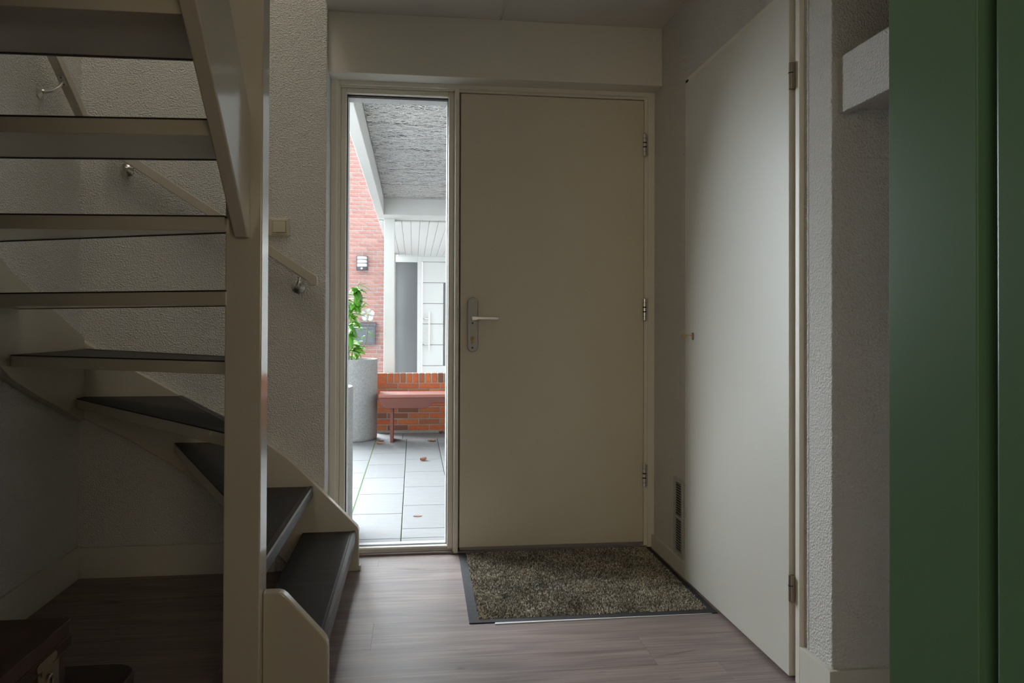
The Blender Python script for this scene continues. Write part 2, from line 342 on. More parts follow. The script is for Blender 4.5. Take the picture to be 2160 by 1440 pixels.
# front door
d1 = empty('door_1', (.67, 3.70, 0), 'plain beige flush front door', 'door', kind='structure')
obj('leaf', box(.2205, 1.1175, 3.694, 3.744, .030, 2.186, .002), 'door_paint', d1)
obj('weather_strip', box(.2225, 1.1155, 3.70, 3.74, .016, .030), 'aluminium', d1)
def hinge_knuckles(x, y, z0, z1, parent, m='steel', r=.0088):
    h = (z1 - z0); ob = obj('hinge', lathe([(r * .6, z0 - .004), (r, z0), (r, z0 + h * .36), (r, z0 + h * .365)], x, y, 16), m, parent, True, 40)
    for a, b, mm, rr in ((.365, .425, 'black', 1.02), (.425, .575, m, 1), (.575, .635, 'black', 1.02), (.635, 1.0, m, 1)):
        obj('knuckle' if mm == m else 'ring', lathe([(r * rr, z0 + h * a), (r * rr, z0 + h * b)], x, y, 16), mm, ob, True, 40)
    for a in (.18, .82): obj('ring', lathe([(r * 1.005, z0 + h * a - .0008), (r * 1.005, z0 + h * a + .0008)], x, y, 16), 'black', ob, True, 40)
    obj('finial', lathe([(r, z1), (r * .65, z1 + .004), (r * .6, z1 + .007)], x, y, 16), m, ob, True, 40)
    obj('flange', box(x + .004, x + .022, y + .0045, y + .010, z0, z1, .001), m, ob)
for zc in (1.968, 1.1625, .353): hinge_knuckles(1.1205, 3.686, zc - .052, zc + .052, d1)
lk = obj('lock_plate', prism(stadium(.279, 1.0855, .0485, .259), 'y', 3.684, 3.694, .0025), 'aluminium', d1, label='brushed aluminium lock plate')
for z, r in ((1.197, .0062), (1.093, .0045), (.976, .0045)):
    obj('screw', lathe([(r, 3.6825), (r, 3.6845)], .2785, 0, 14, axis='y', c3=z), 'grille_metal' if z > 1.15 else 'black', lk)
key = [(.2785 + .0095 * math.cos(a), 1.021 + .0095 * math.sin(a)) for a in [math.radians(x) for x in range(-60, 241, 15)]]
key += [(.2785 - .0052, 1.000), (.2785 - .003, .9975), (.2785 + .003, .9975), (.2785 + .0052, 1.000)]
cyl = obj('lock_cylinder', prism(key, 'y', 3.676, 3.69, .0006), 'brass', lk, label='brass lock cylinder')
obj('keyhole', box(.2776, .2794, 3.6752, 3.677, 1.015, 1.029), 'black', cyl)
hd = obj('handle', tube([(.279, 3.684, 1.116), (.279, 3.640, 1.116)], .0085, 16), 'handle_metal', lk, True, 40, label='brushed aluminium door lever')
lv = prism([(.2725, 1.1055), (.285, 1.1045), (.301, 1.1085), (.392, 1.108), (.3965, 1.110), (.3965, 1.121), (.392, 1.1235), (.301, 1.1235), (.285, 1.1255), (.2725, 1.1245)], 'y', 3.622, 3.640, .003, 3)
obj('lever', lv, 'handle_metal', hd)

# inner door on the right
tf = empty('trim_4', (1.157, 2.7, 0), 'cream frame of the tall white inner door', 'door frame', kind='structure')
obj('jamb', box(1.157, 1.39, 2.2215, 2.2475, 0, 2.137, .002), 'frame_paint', tf)
obj('jamb', box(1.157, 1.39, 3.178, 3.2145, 0, 2.137, .002), 'frame_paint', tf)
obj('head', box(1.157, 1.39, 2.2215, 3.2145, 2.119, 2.144, .002), 'frame_paint', tf)
obj('rebate', box(1.188, 1.39, 2.2475, 3.178, -.01, 2.119), 'frame_paint', tf)
d2 = empty('door_2', (1.145, 2.7, 0), 'tall flush white inner door with a small key', 'door', kind='structure')
obj('leaf', box(1.145, 1.185, 2.263, 3.172, .012, 2.115, .0015), 'white_door', d2)
for z0, z1 in ((1.810, 1.892), (.243, .323)):
    zm = z0 + (z1 - z0) * .62; x, y, r = 1.1475, 2.2545, .0078
    h = obj('hinge', lathe([(r * .7, z0 - .001), (r, z0 + .001), (r, zm - .003)], x, y, 18), 'bronze_steel', d2, True, 40)
    obj('ring', lathe([(r * 1.08, zm - .003), (r * 1.08, zm)], x, y, 18), 'black', h, True, 40)
    obj('pin_sleeve', lathe([(r, zm), (r, z1 - .001), (r * .8, z1)], x, y, 18), 'bronze_steel', h, True, 40)
    obj('flange', box(1.150, 1.160, 2.247, 2.2505, z0, z1, .0008), 'bronze_steel', h)
es = obj('escutcheon', prism(stadium(3.088, 1.040, .012, .030, 8), 'x', 1.140, 1.145, .001), 'brass', d2)
obj('key', prism([(1.143, 1.0455), (1.121, 1.0455), (1.117, 1.048), (1.100, 1.047), (1.094, 1.0425), (1.098, 1.0395), (1.117, 1.0395), (1.121, 1.0425), (1.143, 1.0425)], 'y', 3.0865, 3.0895, .0004), 'brass', es, label='small brass key')

# baseboards
struct('baseboard_back', box(-1.402, -.60, 3.515, 3.53, 0, .131, .002), 'base_paint', 'white skirting board under the stairs along the back', 'baseboard')
struct('baseboard_left', box(-1.417, -1.402, .8, 3.53, 0, .135, .002), 'base_paint', 'white skirting board along the stair side wall', 'baseboard')
struct('baseboard_right', box(1.157, XR, 3.222, 3.692, 0, .066, .002), 'base_paint', 'short low skirting board below the wall vent', 'baseboard')
struct('baseboard_passage', prism([(1.157, 2.2205), (XR, 2.2205), (XR, 2.063), (2.6, 2.063), (2.6, 2.048), (1.157, 2.048)], 'z', 0, .119, .0015), 'base_paint',
       'white skirting board wrapping the wall end by the inner door', 'baseboard')

# green door frame round the camera's doorway
gf = empty('trim_5', (.06, .72, 0), 'dark green glossy door frame seen from close by', 'door frame', kind='structure')
obj('jamb', prism([(.521, .800), (.521, .664), (.555, .664), (.555, .641), (.523, .641), (.519, .636), (.519, .60), (.640, .60), (.640, .800)], 'z', 0, 2.2, .0015), 'green_paint', gf)
obj('jamb', prism([(-.3945, .800), (-.3945, .664), (-.43, .664), (-.43, .641), (-.3945, .641), (-.3945, .60), (-.51, .60), (-.51, .800)], 'z', 0, 2.2, .0015), 'green_paint', gf)
obj('head', box(-.51, .64, .60, .80, 2.12, 2.22, .0015), 'green_paint', gf)

# ================================================================== STAIRCASE
st = empty('staircase', (-.46, 2.25, 0), 'cream open-riser winder staircase with charcoal treads', 'staircase')
obj('newel_post', box(-.510, -.413, 2.200, 2.298, 0, 2.9, .004, 3), 'cream_paint', st)
obj('starting_panel', prism([(-.413, 0), (-.413, .334), (-.372, .334), (-.360, .330), (-.350, .322), (-.252, .212), (-.240, .196), (-.2345, .180), (-.2335, .165), (-.2335, 0)], 'y', 2.243, 2.281, .0045, 3), 'cream_paint', st)
obj('wall_stringer', prism([(-1.416, .70), (-1.416, 1.030), (-1.30, .955), (-1.05, .812), (-.814, .673), (-.623, .562), (-.545, .503), (-.453, .414), (-.240, .194), (-.2335, .178), (-.2335, 0), (-.50, 0), (-.62, .125), (-.812, .314), (-1.008, .47), (-1.21, .598)], 'y', 3.488, 3.529, .003), 'cream_paint', st)
obj('wall_stringer', prism([(3.488, .672), (3.30, .740), (3.10, .808), (2.88, .895), (2.60, 1.06), (2.35, 1.24), (.85, 2.49), (.85, 2.83), (2.30, 1.62), (2.55, 1.45), (2.886, 1.262), (3.20, 1.135), (3.488, 1.025)], 'x', -1.416, -1.377, .003), 'cream_paint', st)
obj('stringer', prism([(2.2005, 1.318), (2.172, 1.318), (1.658, 1.746), (.85, 2.417), (.85, 2.753), (1.945, 1.866), (2.2005, 1.659)], 'x', -.481, -.445, .004, 3), 'cream_paint', st)
treads = [  # z, nose A (outer), nose B (inner), rest of the outline
    (.175, (-.253, 3.488), (-.253, 2.282), [(-.412, 2.282), (-.412, 2.299), (-.474, 2.299), (-.474, 3.488)]),
    (.375, (-.438, 3.488), (-.444, 2.299), [(-.505, 2.299), (-.70, 3.488)]),
    (.575, (-.665, 3.488), (-.472, 2.299), [(-.512, 2.299), (-1.013, 3.488)]),
    (.775, (-.985, 3.488), (-.480, 2.350), [(-.480, 2.299), (-.511, 2.299), (-.511, 2.272), (-1.376, 3.411), (-1.376, 3.488)]),
    (.975, (-1.370, 3.488), (-.545, 2.59), [(-.48, 2.52), (-.480, 2.299), (-.511, 2.299), (-.511, 2.358), (-1.376, 2.876), (-1.376, 3.488)]),
    (1.175, (-1.376, 2.930), (-.506, 2.262), [(-.506, 2.190), (-1.376, 2.589)]),
    (1.375, (-1.376, 2.614), (-.506, 2.218), [(-.506, 2.172), (-1.376, 2.244)]),
    (1.575, (-1.376, 2.296), (-.512, 2.216), [(-.512, 2.199), (-.482, 2.199), (-.482, 1.937), (-1.376, 1.997)]),
    (1.775, (-1.376, 2.015), (-.482, 1.995), [(-.482, 1.705), (-1.376, 1.715)]),
    (1.975, (-1.376, 1.775), (-.482, 1.765), [(-.482, 1.475), (-1.376, 1.475)]),
    (2.175, (-1.376, 1.535), (-.482, 1.530), [(-.482, 1.235), (-1.376, 1.235)]),
    (2.375, (-1.376, 1.295), (-.482, 1.290), [(-.482, .995), (-1.376, .995)]),
]
for z, A, B, rest in treads:
    pts = [A, B] + rest
    tr = obj('tread', prism(pts, 'z', z - .041, z - .004, .0012, 1), 'cream_paint', st)
    cen = Vector((sum(p[0] for p in pts) / len(pts), sum(p[1] for p in pts) / len(pts)))
    obj('tread_cover', prism(pts, 'z', z - .004, z), 'tread_cover', tr, label='charcoal tread covering')
    a, b = Vector(A), Vector(B); d = (b - a).normalized(); n = Vector((d.y, -d.x))
    if n.dot(cen - a) > 0: n = -n
    L_ = (b - a).length
    # nosing strip: lip in front of the edge, a low ridge on top
    prof = [(.0065, z - .043), (.0065, z - .004), (.003, z + .0028), (-.008, z + .003), (-.010, z + .0010), (-.017, z + .0010), (-.018, z - .001), (-.002, z - .001), (-.002, z - .043)]
    t = new(); va = [t.verts.new((*(a + d * .001 + n * p[0]), p[1])) for p in prof]; vb = [t.verts.new((*(a + d * (L_ - .001) + n * p[0]), p[1])) for p in prof]
    k = len(prof); t.faces.new(va); t.faces.new(vb[::-1])
    for i in range(k): t.faces.new((va[i], vb[i], vb[(i + 1) % k], va[(i + 1) % k]))
    bmesh.ops.recalc_face_normals(t, faces=t.faces)
    obj('nosing', t, 'nosing', tr, label='dark metal nosing strip')
obj('floor_clip', box(-.2335, -.226, 3.494, 3.528, 0, .022, .002), 'base_paint', st)

# handrails
def bracket(root, wall_pt, out, top):
    """rose on the wall and a curved arm to the plate under the rail"""
    wp, o_, tp = Vector(wall_pt), Vector(out), Vector(top)
    ax = 'y' if abs(o_.y) > .5 else 'x'; s = o_.y if ax == 'y' else o_.x
    base = wp.y if ax == 'y' else wp.x
    prof = [(.029, base), (.029, base + s * .003), (.022, base + s * .008), (.010, base + s * .013), (.008, base + s * .02)]
    ro = obj('bracket', lathe(prof, wp.x, wp.y, 24, axis=ax, c3=wp.z), 'steel', root, True, 35, label='brushed steel wall bracket')
    p0 = wp + o_ * .012; p1 = wp + o_ * .045; mid = Vector((tp.x, tp.y, p1.z + .25 * (tp.z - p1.z)))
    pth = []
    for i in range(9):
        u = i / 8; pth.append(p0 * (1 - u) ** 2 + (p0 + o_ * (.06)) * 2 * u * (1 - u) + tp * u * u)
    obj('arm', tube(pth, [.0085 - .003 * i / 8 for i in range(9)], 12), 'steel', ro, True, 50)
    return ro
h1 = empty('handrail', (-.85, 3.53, 1.5), 'cream wooden handrail descending along the wall beside the light switch', 'handrail', 'wall handrails')
top = lambda x: 1.292 + (-.415 - x) * .655
obj('rail', prism([(-.415, 1.292), (-.4145, 1.262), (-.419, 1.252), (-.444, 1.252), (-.456, 1.272), (-1.30, top(-1.30) - .047), (-1.30, top(-1.30))], 'y', 3.448, 3.483, .003), 'cream_paint', h1)
for x, z in ((-.506, 1.249), (-1.228, 1.747)):
    xt = x + .018; zt = top(xt) - .049
    br = bracket(h1, (x, 3.53, z), (0, -1, 0), (xt, 3.466, zt))
    t = box(-.024, .024, -.011, .011, -.002, .002, .0008, rot=Matrix.Rotation(math.atan(.655), 3, 'Y')); bmesh.ops.translate(t, verts=t.verts, vec=(xt, 3.466, zt + .0005))
    obj('plate', t, 'steel', br)
h2 = empty('handrail', (-1.40, 2.8, 2.2), 'cream wooden handrail rising on the side wall seen above the treads', 'handrail', 'wall handrails')
bot = lambda y: 2.087 - (y - 3.1) * .64
obj('rail', prism([(3.40, bot(3.40)), (3.40, bot(3.40) + .047), (1.2, bot(1.2) + .047), (1.2, bot(1.2))], 'x', -1.370, -1.335, .003), 'cream_paint', h2)
for y, z in ((3.157, 1.966), (2.0, 2.71)):
    yt = y + .04; br = bracket(h2, (-1.417, y, z), (1, 0, 0), (-1.3525, yt, bot(yt) - .002))
    t = box(-.011, .011, -.024, .024, -.002, .002, .0008, rot=Matrix.Rotation(-math.atan(.64), 3, 'X')); bmesh.ops.translate(t, verts=t.verts, vec=(-1.3525, yt, bot(yt) - .0015))
    pl_ = obj('plate', t, 'steel', br)
    for dy in (-.014, .014):
        obj('screw', lathe([(.0035, bot(yt + dy) - .0052), (.0035, bot(yt + dy) - .003)], -1.3525, yt + dy, 10), 'black', pl_)

# light switch
sw = empty('light_switch', (-.625, 3.53, 1.511), 'cream double light switch on the plaster wall above the handrail', 'light switch')
obj('cover_plate', box(-.703, -.546, 3.519, 3.53, 1.4715, 1.5505, .003), 'switch', sw)
for xc in (-.664, -.587):
    obj('switch_frame', box(xc - .0335, xc + .0335, 3.514, 3.519, 1.478, 1.544, .0022), 'switch', sw)
    obj('switch_gap', box(xc - .0285, xc + .0285, 3.5135, 3.5142, 1.486, 1.538, 0), 'black', sw)
    obj('rocker', box(xc - .0275, xc + .0275, 3.511, 3.5145, 1.487, 1.537, .002), 'switch', sw)

# wall vent
ve = empty('wall_vent', (XR, 3.328, .24), 'grey metal ventilation grille low on the wall beside the inner door', 'vent')
y0, y1, z0, z1 = 3.268, 3.390, .062, .410
t = new()
obj('backing', box(XR - .001, XR + .0005, y0 + .02, y1 - .02, z0 + .02, z1 - .02), 'black', ve)
fpts = [box(XR - .007, XR, y0, y0 + .022, z0, z1, .0015), box(XR - .007, XR, y1 - .022, y1, z0, z1, .0015), box(XR - .0065, XR, y0 + .02, y1 - .02, z0, z0 + .022, .0015),
        box(XR - .0065, XR, y0 + .02, y1 - .02, z1 - .022, z1, .0015), box(XR - .0065, XR, y0 + .02, y1 - .02, .231, .241, .0015)]
for f_ in fpts: obj('grille_frame', f_, 'grille_metal', ve)
sl = None
for k in range(26):
    zz = (z0 + .0285 + k * .0114) if k < 13 else (.2475 + (k - 13) * .0112)
    if sl is None:
        b_ = box(-.0026, .0026, -.041, .041, -.0011, .0011, 0, rot=Matrix.Rotation(math.radians(15), 3, 'Y'))
        bmesh.ops.translate(b_, verts=b_.verts, vec=(XR - .0048, 3.329, zz)); sl = obj('slat', b_, 'grille_metal', ve, origin=(XR - .0048, 3.329, zz))
    else:
        c = sl.copy(); COL.objects.link(c); c.parent = ve; c.location = Vector((XR - .0048, 3.329, zz)) - woff(ve)

# door mat
dm = empty('door_mat', (.68, 3.25, 0), 'worn brown pile doormat with black rubber edge in front of the door', 'doormat')
obj('rubber_base', prism([(.206, 2.822), (1.142, 2.818), (1.150, 3.694), (.217, 3.694)], 'z', 0, .004, .001), 'rubber', dm, label='flat black rubber border')
def pile():
    g = np.random.default_rng(3); sx = .0048
    xs = np.arange(.245, 1.116, sx); ys = np.arange(2.856, 3.690, sx); X, Y = np.meshgrid(xs, ys); X = X.ravel() + g.normal(0, .0012, X.size); Y = Y.ravel() + g.normal(0, .0012, Y.size)
    X = X + (Y - 2.82) * .012; n = X.size; Vv = np.zeros((n, 4, 3)); ang = g.uniform(0, 6.28, n); R_ = g.uniform(.0026, .0038, n); H_ = .0095 + g.uniform(-.002, .0025, n) + .0012 * np.sin(X * 23) * np.cos(Y * 19)
    for k in range(3):
        Vv[:, k, 0] = X + R_ * np.cos(ang + k * 2.094); Vv[:, k, 1] = Y + R_ * np.sin(ang + k * 2.094); Vv[:, k, 2] = .0035
    Vv[:, 3, 0] = X + g.normal(0, .0022, n); Vv[:, 3, 1] = Y + g.normal(0, .0022, n); Vv[:, 3, 2] = H_
    F = np.array([[0, 1, 3], [1, 2, 3], [2, 0, 3]])[None] + (np.arange(n) * 4)[:, None, None]
    Vv = Vv.reshape(-1, 3) - np.array([.68, 3.25, 0]); me = bpy.data.meshes.new('pile'); me.from_pydata(Vv.tolist(), [], F.reshape(-1, 3).tolist()); me.materials.append(MATS['pile'])
    o = link('pile', me, dm); o['kind'] = 'stuff'; o['label'] = 'short mottled brown carpet pile'
pile()
tag(obj('floor_strip', prism([(.298, 2.8065), (.300, 2.8235), (1.10, 2.832), (1.12, 2.8165)], 'z', 0, .003, .0006), 'white_ext'), 'thin white strip peeping out under the front edge of the doormat', 'floor strip')

# ================================================================== SUITCASES
def rounded_rect(x0, x1, y0, y1, r, n=5):
    pts = []
    for cx, cy, a0 in ((x1 - r, y1 - r, 0), (x0 + r, y1 - r, 90), (x0 + r, y0 + r, 180), (x1 - r, y0 + r, 270)):
        for k in range(n + 1): a = math.radians(a0 + 90 * k / n); pts.append((cx + r * math.cos(a), cy + r * math.sin(a)))
    return pts
s1 = empty('suitcase', (-.98, 1.50, .30), 'small dark brown leather suitcase with brass locks, topmost of the two', 'suitcase', 'old leather suitcases')
obj('body', prism(rounded_rect(-1.22, -.732, 1.22, 1.776, .012), 'z', .30, .395, .005, 2), 'leather', s1, True, 30)
obj('lid', prism(rounded_rect(-1.226, -.726, 1.214, 1.786, .012), 'z', .392, .450, .006, 3), 'leather', s1, True, 30)
obj('lid_band', box(-.7285, -.7245, 1.22, 1.782, .392, .418, .001), 'leather_dark', s1)
def stitches(pts_fn, n, parent):
    b_ = new()
    for i in range(n):
        p, q = pts_fn(i); tube([p, q], .0009, 4, bm=b_)
    o = obj('stitching', b_, 'thread', parent); o['kind'] = 'stuff'
stitches(lambda i: ((-.7242, 1.225 + i * .007, .4165), (-.7242, 1.229 + i * .007, .4165)), 79, s1)
stitches(lambda i: ((-.7242, 1.225 + i * .007, .3945), (-.7242, 1.229 + i * .007, .3945)), 79, s1)
for yc in (1.665, 1.33):
    la = obj('lock', box(-.7335, -.7265, yc - .028, yc + .062, .335, .389, .001), 'lock_metal', s1, label='tarnished brass suitcase lock')
    obj('hasp', prism(stadium(.4035, 0, .02, .085, 6) and [(y_, z_) for z_, y_ in [(p[0], p[1] + yc) for p in stadium(.405, 0, .018, .085, 6)]], 'x', -.7245, -.722, .0006), 'lock_metal', la)
    obj('hinge_tongue', box(-.726, -.7225, yc - .02, yc + .025, .383, .396, .0008), 'lock_metal', la)
    bo = obj('lock_boss', lathe([(.0145, -.7265), (.0145, -.7215), (.012, -.7195), (.0105, -.7205)], 0, yc + .012, 20, axis='x', c3=.362), 'lock_metal', la, True, 40)
    obj('keyhole', box(-.7202, -.7190, yc + .0105, yc + .0135, .355, .369, .0005), 'black', bo)
s2 = empty('suitcase', (-.98, 1.55, 0), 'larger dark brown leather suitcase lying under the small one with rounded corners', 'suitcase', 'old leather suitcases')
obj('body', prism(rounded_rect(-1.34, -.625, 1.10, 1.895, .06, 8), 'z', 0, .215, .012, 3), 'leather_dark', s2, True, 30)
obj('lid', prism(rounded_rect(-1.345, -.62, 1.095, 1.90, .06, 8), 'z', .218, .30, .014, 4), 'leather_dark', s2, True, 30)
obj('rim_piping', tube([(x, y, .2165) for x, y in rounded_rect(-1.346, -.619, 1.094, 1.901, .06, 8) + [rounded_rect(-1.346, -.619, 1.094, 1.901, .06, 8)[0]]], .004, 8), 'leather', s2, True, 60)

# ================================================================== OUTSIDE
G = -.03
pv = empty('pavement', (0, 6, G), 'pale grey rectangular concrete paving in front of the door', 'paving', kind='structure')
obj('sand_bed', box(-7, 5, 3.87, 12.6, G - .15, G - .010), 'joint_sand', pv)
rowY = {}
def tiles():
    base = None; cw = .2975
    def put(x0, x1, y0, y1):
        t = box(x0 + .0022, x1 - .0022, y0 + .0022, y1 - .0022, G - .05, G, .002, 1)
        obj('tile', t, 'tile', pv, origin=((x0 + x1) / 2, (y0 + y1) / 2, G))
    for c in range(-5, 7):
        x0 = -.0585 + c * cw; x1 = x0 + cw
        odd = c % 2 == 0
        ys = [3.87, 4.112, 4.300] if odd else [3.87, 4.107]
        s = 4.300 if odd else 4.107
        step = .5545 if odd else .547
        while s + step < 7.60: s += step; ys.append(s)
        ys.append(7.70)
        for a, b in zip(ys, ys[1:]):
            if b - a > .04: put(x0, x1, a, b)
    for k in range(-3, 5): put(-.0585 - .47 + k * .6 + .52 - .09, -.0585 - .47 + k * .6 + 1.12 - .09, 7.70, 8.108)
tiles()
obj('far_paving', box(-7, 5, 8.3, 12.6, G - .05, G), 'pale_bounce_ground', pv)  # unseen behind the garden wall, kept pale to brighten the entrance opposite
obj('side_paving', box(-7, -1.56, 3.87, 8.1, G - .05, G), 'tile', pv)
obj('mossy_joint', box(-.3585, -.3535, 3.9, 7.7, G - .010, G + .002, .001), 'moss', pv)

# low garden wall of orange brick
lw = empty('garden_wall', (.3, 8.16, G), 'low orange brick garden wall with an upright top course behind the bench', 'garden wall', kind='structure')
obj('mortar', box(-.366, 2.6, 8.117, 8.300, G, .583), 'mortar_dark', lw)
def brick_mesh(name, lx, ly, lz, m, b=.003):
    t = box(-lx / 2, lx / 2, -ly / 2, ly / 2, -lz / 2, lz / 2, b, 1); me = bpy.data.meshes.new(name); t.to_mesh(me); t.free(); me.materials.append(MATS[m]); return me
stretch = brick_mesh('brick', .206, .10, .050, 'brick_red'); half = brick_mesh('brick', .098, .10, .050, 'brick_red'); sold = brick_mesh('brick', .052, .10, .096, 'brick_red')
def put_brick(me, parent, x, y, z):
    o = link('brick', me, parent); o.location = Vector((x, y, z)) - woff(parent); o.rotation_euler = (0, rnd.uniform(-.006, .006), rnd.uniform(-.006, .006)); return o
for c in range(9):
    z = .489 - .0615 * c - .031; x = -.368
    if z < G: continue
    x += 0 if c % 2 else -.0
    first = half if c % 2 else stretch
    w0 = .098 if c % 2 else .206
    if c in (0, 1): pass
    put_brick(first, lw, x + w0 / 2, 8.161 + rnd.uniform(-.002, .001), z); x += w0 + .011
    while x < 1.9: put_brick(stretch, lw, x + .103, 8.161 + rnd.uniform(-.002, .001), z); x += .217
put_brick(half, lw, -.319, 8.161, .489 + .074); put_brick(half, lw, -.319, 8.161, .489 + .018)
x = -.258
while x < 1.9: put_brick(sold, lw, x + .026, 8.161 + rnd.uniform(-.002, .002), .539); x += .0645

# neighbour house: brick wall
nb = empty('wall_neighbour', (-.9, 12.06, G), 'pink red brick wall of the house opposite with white mortar', 'brick wall', kind='structure')
obj('mortar', box(-1.35, -.28, 12.012, 12.3, G, 4.8), 'mortar', nb)
fstretch = brick_mesh('brick', .209, .10, .0505, 'brick_pink'); fhalf = brick_mesh('brick', .098, .10, .0505, 'brick_pink')
fv, ff = [], []
def field_brick(x0, x1, z0, z1):
    n = len(fv); y0, y1 = 12.003, 12.05
    fv.extend([(x0, y0, z0), (x1, y0, z0), (x1, y0, z1), (x0, y0, z1), (x0, y1, z0), (x1, y1, z0), (x1, y1, z1), (x0, y1, z1)])
    ff.extend([(n, n + 1, n + 2, n + 3), (n, n + 4, n + 5, n + 1), (n + 3, n + 2, n + 6, n + 7), (n, n + 3, n + 7, n + 4), (n + 1, n + 5, n + 6, n + 2)])
c = 0; z = G
while z < 4.7:
    x = -.285 - (.111 if c % 3 == 1 else (.055 if c % 3 == 2 else 0))
    if c % 3: field_brick(x + .0115, -.2855, z, z + .0505)
    while x > -1.14:
        zc = z + .0253
        if x > -1.02 and .40 < zc < 4.05: put_brick(fstretch, nb, x - .1045, 12.053 + rnd.uniform(-.002, .002), zc)
        else: field_brick(x - .209, x, z, z + .0505)
        x -= .2195
    z += .0625; c += 1
me = bpy.data.meshes.new('brick_field'); me.from_pydata([(a + .9, b - 12.06, h - G) for a, b, h in fv], [], ff); me.materials.append(MATS['brick_pink_field'])
o = link('brick_field', me, nb); o['kind'] = 'stuff'

# our entrance canopy
ca = empty('canopy', (.6, 6, 2.39), 'white canopy over the entrance lined with wood wool boards', 'canopy', kind='structure')
CX1 = 2.0
obj('fascia_beam', box(-.375, -.304, 3.9, 8.02, 2.203, 2.62, .004), 'white_ext', ca, label='white side beam of the canopy')
obj('cross_beam', box(-.375, CX1, 8.02, 8.41, 2.210, 2.62, .004), 'white_ext_dim', ca, label='white cross beam of the canopy')
obj('roof_deck', box(-.375, CX1, 3.9, 8.11, 2.45, 2.66), 'roof_felt', ca)
obj('wall_batten', box(-.304, CX1, 3.9, 3.96, 2.30, 2.45, .003), 'white_ext', ca)
ye = [3.96, 4.36, 5.063, 5.785, 6.507, 7.229, 8.02]
def strands(y0, y1, seed):
    g = np.random.default_rng(seed); x0, x1 = -.300, 1.25; n = int((x1 - x0) * (y1 - y0) * 4300)
    L = g.uniform(.05, .13, n); ang = g.normal(0, .55, n); cur = g.normal(0, 9, n); cxs = g.uniform(x0, x1, n); cys = g.uniform(y0 + .006, y1 - .006, n); wd = g.uniform(.0014, .0026, n)
    K = 5; V = np.zeros((n, K, 2, 3))
    px, py, a = cxs - np.cos(ang) * L / 2, cys - np.sin(ang) * L / 2, ang - cur * L / 2
    zl = 2.386 - g.uniform(0, .010, n); bow = g.uniform(-.004, .004, n)
    for k in range(K):
        dx, dy = -np.sin(a) * wd, np.cos(a) * wd; zz = zl + bow * np.sin(np.pi * k / (K - 1))
        V[:, k, 0] = np.stack([px + dx, np.clip(py + dy, y0 + .003, y1 - .003), zz], 1); V[:, k, 1] = np.stack([px - dx, np.clip(py - dy, y0 + .003, y1 - .003), zz], 1)
        px = px + np.cos(a) * L / (K - 1); py = py + np.sin(a) * L / (K - 1); a = a + cur * L / (K - 1)
    V[..., 0] = np.clip(V[..., 0], x0, x1)
    q = np.array([[2 * k, 2 * k + 1, 2 * k + 3, 2 * k + 2] for k in range(K - 1)])[None] + (np.arange(n) * 2 * K)[:, None, None]
    me = bpy.data.meshes.new('wood_wool'); vv = V.reshape(-1, 3) - np.array([.6, 6, 2.39]); qq = q.reshape(-1, 4)
    me.vertices.add(len(vv)); me.vertices.foreach_set('co', vv.ravel()); me.loops.add(qq.size); me.loops.foreach_set('vertex_index', qq.ravel().astype(np.int32))
    me.polygons.add(len(qq)); me.polygons.foreach_set('loop_start', np.arange(0, qq.size, 4, dtype=np.int32)); me.update(calc_edges=True); me.validate()
    me.materials.append(MATS['woodwool']); return me
for i, (a, b) in enumerate(zip(ye, ye[1:])):
    bd = obj('wood_wool_board', box(-.304, CX1, a + .003, b - .003, 2.39 + rnd.uniform(-.002, .002), 2.45, .002, 1), 'woodwool_board', ca)
    o = link('wood_wool', strands(a, b, 20 + i), bd); o['kind'] = 'stuff'
struct('column_canopy', box(-.310, -.201, 8.305, 8.405, G, 2.45, .004), 'white_ext', 'square white post standing behind the low brick wall', 'post')
struct('wall_outside_right', box(2.0, 2.2, 3.87, 8.3, G, 4.0), 'mortar', 'side wall closing the entrance porch', 'wall')
struct('wall_outside_front', box(-6.0, -1.62, 3.6, 3.9, -.3, 6.0), 'mortar', 'pale outer wall of the own house', 'wall')

# neighbour canopy, door, window
nc = empty('canopy', (.4, 10.4, 2.2), 'white slatted soffit over the entrance of the house opposite', 'canopy', kind='structure')
obj('fascia_beam', box(-.377, -.33, 8.415, 12.0, 2.203, 2.5, .003), 'white_ext', nc)
for k in range(18):
    x0 = -.325 + k * .098; t = box(x0 + .0015, x0 + .0965, 8.415, 12.62, 2.190, 2.206, .004, 1); obj('slat', t, 'white_ext', nc, origin=(x0 + .049, 10.4, 2.2))
obj('roof_deck', box(-.375, 1.5, 8.415, 12.75, 2.207, 2.5), 'white_ext_dim', nc)
for k in range(18):
    x0 = -.325 + k * .098; obj('rivet', box(x0 - .006, x0 + .006, 12.585, 12.60, 2.172, 2.190, .002), 'black', nc)
nw = empty('window_2', (-.12, 12.62, G), 'grey side window beside the white door opposite', 'window', kind='structure')
for t in (box(-.372, -.302, 12.56, 12.66, G, 2.19, .004), box(.062, .135, 12.56, 12.66, G, 2.19, .004), box(-.302, .062, 12.57, 12.66, 2.098, 2.19, .004), box(-.302, .062, 12.57, 12.66, G, .25, .004)):
    obj('frame', t, 'white_ext', nw)
obj('pane', box(-.302, .062, 12.61, 12.63, .25, 2.098), 'dark_glass', nw)
obj('blind', box(-.285, -.215, 12.602, 12.609, .55, 2.098, .001), 'white_ext_dim', nw) if False else None
nd = empty('door_3', (.6, 12.62, G), 'modern white front door opposite with grooves and a long bar handle', 'door', kind='structure')
obj('frame', box(.135, 1.25, 12.56, 12.66, 2.11, 2.19, .003), 'white_ext', nd)
zz = [.0, .436, .772, 1.108, 1.436, 1.772, 2.105]
